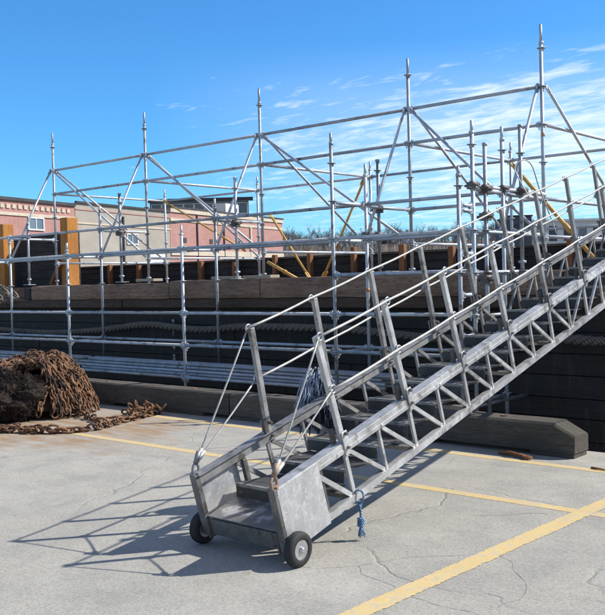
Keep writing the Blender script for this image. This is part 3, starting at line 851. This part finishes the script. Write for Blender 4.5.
m = MB(); m.path([top+V((0,0,-.05)), top+V((.02,.0,.08)), G(XLf-.02,1.36,.30)], .012, 7); obj('hanging_rope', m, M['strand_dark'], t)
# blue rope end tied to the lower chord
m = MB(); a0 = G(XR+.03,.66,NL)
ring = [a0+V((math.cos(a)*.028, math.cos(a)*.012, math.sin(a)*.04)) for a in [2*math.pi*q/16 for q in range(16)]]
m.path(ring, .006, 6, closed=True)
m.path([a0+V((.0,0,-.03)), a0+V((.012,.0,-.08)), a0+V((.004,.01,-.14)), a0+V((.012,0,-.17))], .007, 6)
m.path([a0+V((.012,.01,-.035)), a0+V((-.008,.02,-.09)), a0+V((.01,.012,-.15)), a0+V((.006,0,-.175))], .007, 6)
kc = a0+V((.010,.004,-.155))
for k in range(4):
    pts = [kc+V((math.cos(a)*.017, math.sin(a)*.017, (k-1.5)*.011+.006*math.sin(a+k))) for a in [2*math.pi*q/12 for q in range(12)]]
    m.path(pts, .008, 6, closed=True)
for k in range(14):
    a = 2*math.pi*k/14; m.path([kc+V((0,0,-.02)), kc+V((math.cos(a)*.012, math.sin(a)*.014,-.05)), kc+V((math.cos(a)*.022+.004, math.sin(a)*.02,-.085+rnd.uniform(-.01,.01)))], .0035, 4)
tag(obj('blue_rope', m, M['rope_blue'], loc=a0), 'short knotted blue rope end hanging from the gangway lower rail', 'rope')
# loose wire loop by the upper handrail
m = MB(); pts = [G(XLf,4.7,.66)]
for p in ((-4.25,8.05,2.62),(-4.22,8.15,2.72),(-4.2,8.3,2.68),(-4.18,8.42,2.45),(-4.14,8.55,2.2),(-4.1,8.62,2.0)): pts.append(V(p))
sm = []
for i in range(len(pts)-1):
    p0, p1, p2, p3 = pts[max(i-1,0)], pts[i], pts[i+1], pts[min(i+2,len(pts)-1)]
    for q in range(8):
        u_ = q/8; sm.append(.5*((2*p1)+(p2-p0)*u_+(2*p0-5*p1+4*p2-p3)*u_*u_+(3*p1-p0-3*p2+p3)*u_**3))
m.path(sm+[pts[-1]], .006, 6)
tag(obj('loose_wire', m, M['cable'], loc=pts[0]), 'loose looping grey wire beside the upper gangway handrail', 'wire')

# ------------------------------------------------------------------ rusty chain heap
CX, CY = -10.30, 6.38
def mound(x, y):
    dx = (x-CX)/.92; dy = (y-CY)/.80; q = 1-dx*dx-dy*dy
    if q <= 0: return .0
    return .68*q**.55*(1-.40*max(0, min(1, (-10.25-x)/.75)))*(1+.42*noise.noise(V((x*2.0,y*2.0,1))))
def chain_along(m, pts, pitch=.088, L=.125, W=.082, r=.0125, rr=rnd):
    """oval links threaded along a polyline, every other one turned a quarter"""
    P = [V(p) for p in pts]; seg = [0]
    for a, b in zip(P, P[1:]): seg.append(seg[-1]+(b-a).length)
    d = 0; i = 0; k = 0
    def at(t):
        for j in range(len(seg)-1):
            if t <= seg[j+1]: return P[j].lerp(P[j+1], (t-seg[j])/max(1e-6, seg[j+1]-seg[j]))
        return P[-1]
    tot = seg[-1]; tw = rr.uniform(0, 3.1)
    while d+pitch < tot:
        a = at(d); b = at(d+pitch); dr = (b-a)
        if dr.length < 1e-4: d += pitch; continue
        dr.normalize(); up = V((0,0,1)) if abs(dr.z) < .9 else V((1,0,0)); s = dr.cross(up).normalized(); u = s.cross(dr)
        ang = tw+(math.pi/2 if k % 2 else 0)+rr.uniform(-.6,.6); side = s*math.cos(ang)+u*math.sin(ang)
        m.link((a+b)/2, dr, side, L, W, r, 12, 6); d += pitch; k += 1
heap = thing('chain_heap', (CX,CY,0), 'big heap of rusty brown anchor chain piled on the wharf', 'chain heap')
rr = random.Random(31)
for k in range(135):
    a = rr.uniform(-math.pi, math.pi) if k % 2 == 0 else rr.uniform(-1.9, .9)
    st = V((CX+rr.uniform(-.45,.45), CY+rr.uniform(-.4,.3)))
    d = V((math.cos(a), math.sin(a)*.75)); pts = []
    p = st.copy(); n = rr.randint(12, 26)
    for j in range(n):
        h = mound(p.x, p.y)
        # leave the hollow at the near left open, where black netting shows
        hx = (p.x+9.80)/.30; hy = (p.y-5.80)/.42
        if hx*hx+hy*hy < 1 and rr.random() < .93: break
        pts.append((p.x, p.y, h+.018+rr.uniform(-.02,.07)))
        if h < .015 and j > 3: break
        a += rr.uniform(-.6,.6); dd = V((math.cos(a), math.sin(a)*.8)); d = (d*.55+dd*.45).normalized(); p = p+d*.07
    if len(pts) > 3:
        m = MB(); chain_along(m, pts, .076, .110, .070, .0108, rr=rr); obj('chain_length', m, M['rust'], heap)
for k in range(26):                       # loops thrown across the heap
    a = rr.uniform(-2.4, .7); rad = rr.uniform(.25,.72); px, py = CX+rad*.95*math.cos(a), CY+rad*.8*math.sin(a); hd = rr.uniform(0, 6.3); pts = []
    for j in range(rr.randint(7, 15)):
        if (px+9.80)**2/.09+(py-5.8)**2/.17 < 1: break
        pts.append((px, py, mound(px, py)+.05+rr.uniform(0,.05))); hd += rr.uniform(-.1,.75); px += math.cos(hd)*.07; py += math.sin(hd)*.06
    if len(pts) > 4:
        m = MB(); chain_along(m, pts, .076, .112, .072, .0112, rr=rr); obj('chain_loop', m, M['rust'], heap)
def core(u, v):
    a = 2*math.pi*u; x = CX+.86*(v**.8)*math.cos(a); y = CY+.74*(v**.8)*math.sin(a)
    return (x, y, max(0, mound(x, y)-.11+.05*noise.noise(V((x*7, y*7, 2)))))
m = MB(); m.grid(core, 64, 22)
obj('heap_core', m, M['rust_dark'], heap)
# black netting bundle in the hollow
m = MB(); rr = random.Random(8); nc = V((-9.80, 5.88, .26))
def netf(u, v):
    d = V((math.sin(math.pi*v)*math.cos(2*math.pi*u), math.sin(math.pi*v)*math.sin(2*math.pi*u), math.cos(math.pi*v)))
    k = 1+.35*noise.noise(d*2.1)+.2*noise.noise(d*6)
    return nc+V((d.x*.36*k, d.y*.33*k, d.z*.27*k))
m.grid(netf, 40, 22, False)
for k in range(2600):
    u, v = rr.random(), rr.uniform(.03,.85); p = V(netf(u, v)); q = p+V((rr.uniform(-.07,.07), rr.uniform(-.07,.07), rr.uniform(-.07,.07)))
    out = (p-nc).normalized()*rr.uniform(.0,.035); m.path([p, (p+q)/2+out, q], rr.uniform(.002,.004), 4)
for v in m.v: v.z = max(v.z, .003)
tag(obj('netting_bundle', m, M['strand_dark'], loc=(-9.86,5.86,0)), 'black tangled netting bundle showing in the front of the chain heap', 'netting')
# chain trailing along the concrete
t = thing('trailing_chain', (-8.6,6.2,0), 'rusty chain trailing along the concrete from the heap to the bull rail', 'chain')
m = MB(); zc = .035
chain_along(m, [(-9.95,5.72,.62),(-9.80,5.52,.42),(-9.5,5.35,.20),(-9.15,5.28,zc),(-8.95,5.38,zc),(-8.75,5.50,zc),(-8.5,5.60,zc),(-8.36,5.78,zc),(-8.31,5.96,zc),(-8.40,6.25,zc),(-8.50,6.52,zc),(-8.53,6.72,zc),(-8.66,6.95,zc+.01)], .088, .125, .08, .0125)
chain_along(m, [(-10.1,5.55,.55),(-9.9,5.40,.3),(-9.5,5.25,.06),(-9.2,5.2,zc),(-8.98,5.44,zc+.04),(-8.8,5.42,zc),(-8.62,5.52,zc+.03),(-8.45,5.70,zc)], .088, .125, .08, .0125)
chain_along(m, [(-10.35,6.1,.62),(-10.2,5.75,.5),(-10.0,5.5,.34),(-9.8,5.35,.18),(-9.55,5.26,.05),(-9.3,5.22,zc)], .088, .125, .08, .0125)
chain_along(m, [(-10.5,6.0,.55),(-10.35,5.65,.42),(-10.15,5.45,.26),(-9.95,5.32,.1),(-9.75,5.25,zc)], .088, .125, .08, .0125)
obj('ground_run', m, M['rust'], t)
m = MB()
chain_along(m, [(-9.5,6.65,.2),(-9.3,6.5,.06),(-9.05,6.42,zc),(-8.9,6.4,zc),(-8.78,6.32,zc),(-8.62,6.40,zc),(-8.5,6.6,zc),(-8.56,6.85,.05),(-8.68,7.0,.05)], .088, .125, .08, .0125)
rr = random.Random(4)
for k in range(26):
    c = V((-8.74+rr.uniform(-.16,.16), 6.92+rr.uniform(-.14,.2), rr.uniform(.03,.13)))
    m.link(c, (rr.uniform(-1,1),rr.uniform(-1,1),rr.uniform(-.5,.5)), (rr.uniform(-1,1),rr.uniform(-1,1),rr.uniform(-1,1)), .125, .08, .0125)
chain_along(m, [(-8.78,6.95,.06),(-8.70,7.08,.06),(-8.62,7.17,.05),(-8.60,7.23,.12),(-8.60,7.25,.17)], .088, .125, .08, .0125)
obj('bunched_end', m, M['rust'], t)
# driftwood scrap
m = MB(); m.path([(-4.02,7.22,.02),(-3.9,7.20,.028),(-3.78,7.16,.024),(-3.66,7.135,.018)], .022, 7, r1=.014)
m.path([(-3.98,7.19,.03),(-3.86,7.15,.045),(-3.74,7.13,.03)], .014, 6, r1=.006); m.path([(-3.8,7.18,.03),(-3.70,7.10,.02),(-3.64,7.11,.02)], .018, 6, r1=.008)
tag(obj('driftwood_scrap', m, M['brownpost'], loc=(-3.85,7.18,0)), 'broken scrap of dark brown wood lying in front of the bull rail', 'wood scrap')
m = MB(); m.path([(-3.10,7.08,.010),(-3.03,7.06,.012),(-2.94,7.05,.009)], .010, 7, r1=.006)
tag(obj('wood_scrap', m, M['brownpost'], loc=(-3.05,7.05,0)), 'small brown wood scrap on the yellow line at the right edge', 'wood scrap')

# ------------------------------------------------------------------ far buildings
def facade_building(A, B, depth, z1, name, label, cat, mat):
    """wall block whose front runs A->B, going back on the left side of A->B"""
    A = V((*A,0)); B = V((*B,0)); d = (B-A).normalized(); n = V((-d.y, d.x, 0))
    t = thing(name, (A+B)/2+n*depth/2, label, cat)
    m = MB(); c = [A, B, B+n*depth, A+n*depth]
    m.hexa([V((p.x,p.y,0)) for p in c]+[V((p.x,p.y,z1)) for p in c]); obj('wall', m, mat, t)
    def band(s0, s1, za, zb, out, mt, nm):
        m = MB(); p0 = A+d*s0; p1 = A+d*s1
        q = [p0-n*out, p1-n*out, p1+n*.02, p0+n*.02]
        m.hexa([V((p.x,p.y,za)) for p in q]+[V((p.x,p.y,zb)) for p in q]); return obj(nm, m, mt, t)
    def win(s0, s1, za, zb, frame, glass, mull=1):
        f = MB(); w = .09
        def bx(mm, a, b, c, e, o):
            p0 = A+d*a; p1 = A+d*b; q = [p0-n*o, p1-n*o, p1+n*.03, p0+n*.03]
            mm.hexa([V((p.x,p.y,c)) for p in q]+[V((p.x,p.y,e)) for p in q])
        bx(f, s0-w, s1+w, zb, zb+w, .08); bx(f, s0-w, s1+w, za-w, za, .10); bx(f, s0-w, s0, za, zb, .08); bx(f, s1, s1+w, za, zb, .08)
        for k in range(1, mull): bx(f, s0+(s1-s0)*k/mull-.03, s0+(s1-s0)*k/mull+.03, za, zb, .06)
        o = obj('window', f, frame, t); g = MB(); bx(g, s0, s1, za, zb, .02); obj('pane', g, glass, o)
    return t, band, win, (B-A).length
A0 = V((-54.37,32.16)); dB = V((-10.95,39.58)).normalized()
def on(s): return tuple(A0+dB*s)
t, band, win, L = facade_building(on(-14), on(7.45), 22, 7.45, 'brick_building', 'red brick building with cream stone band at the far left', 'building', M['brick'])
band(0, L, 7.45, 7.66, .15, M['roofdark'], 'roof_edge'); band(0, L, 6.45, 6.66, .08, M['stone'], 'stone_band')
for k in range(int(L/.55)):
    m = MB(); q0 = .2+k*.55; p = V((*on(-14+q0),0)); n = V((-dB.y, dB.x, 0)); dd = V((*dB,0))
    q = [p-n*.07, p+dd*.32-n*.07, p+dd*.32+n*.02, p+n*.02]
    m.hexa([V((a.x,a.y,6.92)) for a in q]+[V((a.x,a.y,7.2)) for a in q]); obj('cornice_block', m, M['stone'], t)
win(16.6, 18.0, 5.62, 6.35, M['white'], M['glass_blue'], 2)
win(5.0, 6.5, 5.55, 6.35, M['white'], M['glass_blue'], 2)
t, band, win, L = facade_building(on(7.5), on(19.75), 22, 7.72, 'rendered_building', 'beige rendered block between the two red brick fronts', 'building', M['stucco'])
band(0, L, 7.72, 7.86, .15, M['roofdark'], 'roof_edge'); band(0, L, 7.22, 7.30, .05, M['brick'], 'string_course'); band(0, L, 6.2, 6.32, .06, M['stone'], 'string_course'); band(9.2, 11.4, 1.0, 4.1, .05, M['palewall'], 'door')
win(6.2, 7.5, 4.9, 5.6, M['palewall'], M['glass_blue'], 2)
band(5.6, 5.75, 3.0, 7.0, .12, M['roofdark'], 'downpipe')
t, band, win, L = facade_building(on(19.8), on(41.1), 20, 8.1, 'brick_warehouse', 'red brick warehouse with two pale bands ending against the sky', 'building', M['brick'])
band(0, L, 7.75, 8.12, .12, M['stone'], 'parapet'); band(0, L, 7.0, 7.25, .08, M['stone'], 'stone_band'); band(0, L, 4.05, 4.55, .10, M['stone'], 'stone_band')
band(0, L, 8.12, 8.25, .18, M['roofdark'], 'roof_edge')
band(14.0, 14.25, .2, 7.0, .15, M['stone'], 'pilaster')
for q in (4.2, 8.9, 16.5): band(q, q+.12, .2, 7.7, .12, M['roofdark'], 'downpipe')
for q in (2.0, 6.4, 11.5, 18.0): band(q, q+.5, 5.2, 5.6, .06, M['roofdark'], 'wall_vent')
band(9.5, 12.0, 8.25, 9.1, -1.5, M['palewall'], 'rooftop_unit')
# glazed rooftop building behind
t, band, win, L = facade_building((-90,74.1), (-80.6,82.3), 14, 10.2, 'glazed_building', 'dark flat roofed glazed storey rising behind the brick warehouse', 'building', M['bluegrey'])
for k in range(9):
    s = .25+k*1.36; win(s, s+1.15, 10.3, 11.6, M['white'], M['glass_blue'], 1)
band(-.4, L+.6, 11.85, 12.25, .9, M['roofdark'], 'roof')
band(0, L, 10.22, 11.84, -.25, M['bluegrey'], 'upper_wall')
# white block at right
t, band, win, L = facade_building((-56.5,110.2), (-36,128), 14, 8.55, 'white_building', 'long pale building with many tall dark windows behind the gangway', 'building', M['palewall'])
for k in range(13):
    s = .8+k*1.95; win(s, s+1.15, 5.9, 7.95, M['white'], M['bluegrey'] if k % 3 else M['glass_blue'], 1)
    win(s, s+1.15, 2.6, 4.4, M['white'], M['glass_blue'], 1)
band(-.2, L+.2, 8.55, 8.8, .35, M['white'], 'roof_edge'); band(0, L, 4.9, 5.3, .2, M['white'], 'floor_band')
# dark block
t, band, win, L = facade_building((-44.0,81.1), (-42.0,82.8), 5, 7.35, 'dark_block', 'dark slate coloured flat roofed block left of the pale building', 'building', M['bluegrey'])
band(-.1, L+.1, 7.35, 7.5, .1, M['roofdark'], 'roof_edge'); band(.5, 1.4, 5.4, 6.6, .03, M['roofdark'], 'louvre')
# low pale sea wall shed and a few hillside houses
t, band, win, L = facade_building((-96,96), (-52,135), 6, 3.1, 'waterside_shed', 'long low pale shed under the hill seen above the barge bulwark', 'shed', M['palewall'])
band(-.2, L+.2, 3.1, 3.35, .4, M['roofdark'], 'roof_edge')
for k in range(14): band(1.5+k*4.1, 3.4+k*4.1, .2, 2.5, .04, M['bluegrey'] if k % 3 else M['rust'], 'shed_door')
def house(x, y, z, w, h, label, mat):
    t = thing('hillside_house', (x,y,z), label, 'house', 'houses on the far hill')
    d = V((.754,.657,0)); n = V((-.657,.754,0)); c = V((x,y,z))
    q = [c-d*w/2-n*w/2, c+d*w/2-n*w/2, c+d*w/2+n*w/2, c-d*w/2+n*w/2]
    m = MB(); m.hexa([a for a in q]+[a+V((0,0,h)) for a in q]); obj('wall', m, mat, t)
    m = MB(); e = .3
    q = [c-d*(w/2+e)-n*(w/2+e), c+d*(w/2+e)-n*(w/2+e), c+d*(w/2+e)+n*(w/2+e), c-d*(w/2+e)+n*(w/2+e)]
    r0 = c-n*(w/2+e)+V((0,0,h+w*.4)); r1 = c+n*(w/2+e)+V((0,0,h+w*.4)); b = len(m.v)
    m.v += [a+V((0,0,h)) for a in q]+[r0, r1]
    m.quad((0,1,4)); m.quad((2,3,5)); m.quad((1,2,5,4)); m.quad((3,0,4,5)); m.quad((3,2,1,0)); obj('roof', m, M['roofdark'], t)
    for s in (-.28,.22):
        m = MB(); a = c+d*w*s-n*(w/2+.04)+V((0,0,h*.45)); m.hexa([a, a+d*w*.16, a+d*w*.16+n*.06, a+n*.06]+[p+V((0,0,h*.3)) for p in (a, a+d*w*.16, a+d*w*.16+n*.06, a+n*.06)]); obj('window', m, M['glass'], t)
house(-128.5,152.5,6.2,3.2,3.6, 'small white gabled house among bare trees on the far hill', M['white'])
house(-118,163,6.0,5.0,2.6, 'low grey house on the hill right of the white gabled one', M['palewall'])

# ------------------------------------------------------------------ camera
cam = bpy.data.cameras.new('camera'); co = bpy.data.objects.new('camera', cam); COL.objects.link(co); S.camera = co
Rm = Matrix(((0.7529587691412968,-0.00036287169597170926,0.6580675955381451),
             (0.657567104638321,0.039412539394725866,-0.7523643762406848),
             (-0.025663103296344515,0.9992229581342653,0.029914629641860972)))
co.matrix_world = Matrix.Translation((0,0,1.6)) @ Rm.to_4x4()
cam.sensor_fit = 'VERTICAL'; cam.sensor_height = 24; cam.lens = 906.75/615*24
cam.clip_end = 4000; cam.clip_start = .05

# ------------------------------------------------------------------ light
SUN = V((.80,.82,.985)).normalized()
elev = math.asin(SUN.z)
sl = bpy.data.lights.new('sun', 'SUN'); sl.energy = 5.0; sl.angle = R(.7); sl.color = (1,.955,.88)
so = bpy.data.objects.new('sun', sl); COL.objects.link(so); so.rotation_euler = SUN.to_track_quat('Z','Y').to_euler(); so.location = (30,30,40)
w = bpy.data.worlds.new('World'); S.world = w; w.use_nodes = True; nt = w.node_tree; N = nt.nodes; bg = N['Background']
sky = N.new('ShaderNodeTexSky'); sky.sky_type = 'NISHITA'; sky.sun_disc = False; sky.sun_elevation = elev; sky.sun_rotation = math.atan2(SUN.x, SUN.y)
sky.altitude = 0; sky.air_density = 1.0; sky.dust_density = .15; sky.ozone_density = 2.2
hs = N.new('ShaderNodeHueSaturation'); hs.inputs['Saturation'].default_value = 1.0; hs.inputs['Value'].default_value = 1.0
nt.links.new(sky.outputs[0], hs.inputs['Color'])
tc = N.new('ShaderNodeTexCoord'); sp = N.new('ShaderNodeSeparateXYZ'); nt.links.new(tc.outputs['Generated'], sp.inputs[0])
def wm(op, a, b=None, c=None):
    m = N.new('ShaderNodeMath'); m.operation = op
    for i, v in enumerate((a,b,c)):
        if v is None: continue
        if hasattr(v, 'links'): nt.links.new(v, m.inputs[i])
        else: m.inputs[i].default_value = v
    return m.outputs[0]
def wr(f, stops):
    r = N.new('ShaderNodeValToRGB'); e = r.color_ramp.elements
    while len(e) < len(stops): e.new(.5)
    for i,(p,v) in enumerate(stops): e[i].position = p; e[i].color = (v,v,v,1)
    nt.links.new(f, r.inputs[0]); return r.outputs[0]
zc = wm('MAXIMUM', sp.outputs[2], .02); zz = wm('ADD', zc, .06)
u = wm('DIVIDE', sp.outputs[0], zz); v = wm('DIVIDE', sp.outputs[1], zz)
cb = N.new('ShaderNodeCombineXYZ'); nt.links.new(u, cb.inputs[0]); nt.links.new(v, cb.inputs[1])
def wnoise(scale, rot, loc, sc, det, rough, dist=0):
    mp = N.new('ShaderNodeMapping'); mp.inputs['Rotation'].default_value = (0,0,R(rot)); mp.inputs['Location'].default_value = loc; mp.inputs['Scale'].default_value = sc
    nt.links.new(cb.outputs[0], mp.inputs[0]); n = N.new('ShaderNodeTexNoise'); n.inputs['Scale'].default_value = scale; n.inputs['Detail'].default_value = det
    n.inputs['Roughness'].default_value = rough; n.inputs['Distortion'].default_value = dist; nt.links.new(mp.outputs[0], n.inputs['Vector']); return n.outputs['Fac']
big = wnoise(.55, 0, (0.4,1.0,0), (1,1,1), 3, .5)
mid = wnoise(2.6, 41, (1,3,0), (1.0,1.65,1), 7, .61, .4)
fine = wnoise(7, 41, (5,3,0), (1,2.2,1), 5, .6, .4)
# clouds gather towards +Y (the right of the view) at 4..18 degrees of elevation
azm = wr(wm('ADD', wm('MULTIPLY', sp.outputs[0], .75), wm('MULTIPLY', sp.outputs[1], .66)), [(0.0,0),(1.0,1)])
azd = wm('ADD', wm('MULTIPLY', sp.outputs[0], .753), wm('MULTIPLY', sp.outputs[1], .658))   # right of the view
azf = wr(wm('ADD', azd, .5), [(.34,.0),(.50,.6),(.75,1)])
elf = wr(sp.outputs[2], [(.02,.35),(.09,.9),(.15,1),(.20,.7),(.25,.0)])
den = wm('ADD', wm('MULTIPLY', mid, .65), wm('MULTIPLY', fine, .35))
thr = wm('SUBTRACT', .625, wm('MULTIPLY', wm('MULTIPLY', azf, elf), .33))
cl = wr(wm('MULTIPLY', wm('SUBTRACT', den, thr), 3.9), [(0,0),(.4,.40),(1,.95)])
veil = wm('MULTIPLY', wm('MULTIPLY', azf, elf), wr(big, [(.3,.08),(.7,.36)]))
cl = wm('MAXIMUM', wm('MULTIPLY', cl, .82), veil)
# unseen cloud overhead and behind the camera, added to lift and neutralise the fill
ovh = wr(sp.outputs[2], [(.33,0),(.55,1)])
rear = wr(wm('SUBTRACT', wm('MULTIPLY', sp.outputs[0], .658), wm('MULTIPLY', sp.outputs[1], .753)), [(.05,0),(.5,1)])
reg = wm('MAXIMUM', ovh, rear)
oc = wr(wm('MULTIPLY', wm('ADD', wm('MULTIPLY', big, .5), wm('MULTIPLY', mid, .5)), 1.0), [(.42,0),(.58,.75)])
fill_cloud = wm('MULTIPLY', reg, oc)
mx = N.new('ShaderNodeMix'); mx.data_type = 'RGBA'; nt.links.new(cl, mx.inputs[0]); tn = N.new('ShaderNodeMix'); tn.data_type = 'RGBA'; tn.blend_type = 'MULTIPLY'; tn.inputs[0].default_value = 1; tn.inputs[7].default_value = (.38,.90,1.36,1)
nt.links.new(hs.outputs[0], tn.inputs[6]); nt.links.new(tn.outputs[2], mx.inputs[6]); mx.inputs[7].default_value = (7.6,8.2,8.6,1)
m2x = N.new('ShaderNodeMix'); m2x.data_type = 'RGBA'; nt.links.new(fill_cloud, m2x.inputs[0]); nt.links.new(mx.outputs[2], m2x.inputs[6]); m2x.inputs[7].default_value = (4.7,4.1,3.5,1)
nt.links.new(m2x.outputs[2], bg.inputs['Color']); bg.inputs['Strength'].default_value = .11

vs = S.view_settings; vs.view_transform = 'Standard'; vs.look = 'None'; vs.gamma = 1; vs.use_curve_mapping = False; vs.exposure = .34
S.render.film_transparent = False
S.cycles.max_bounces = 6
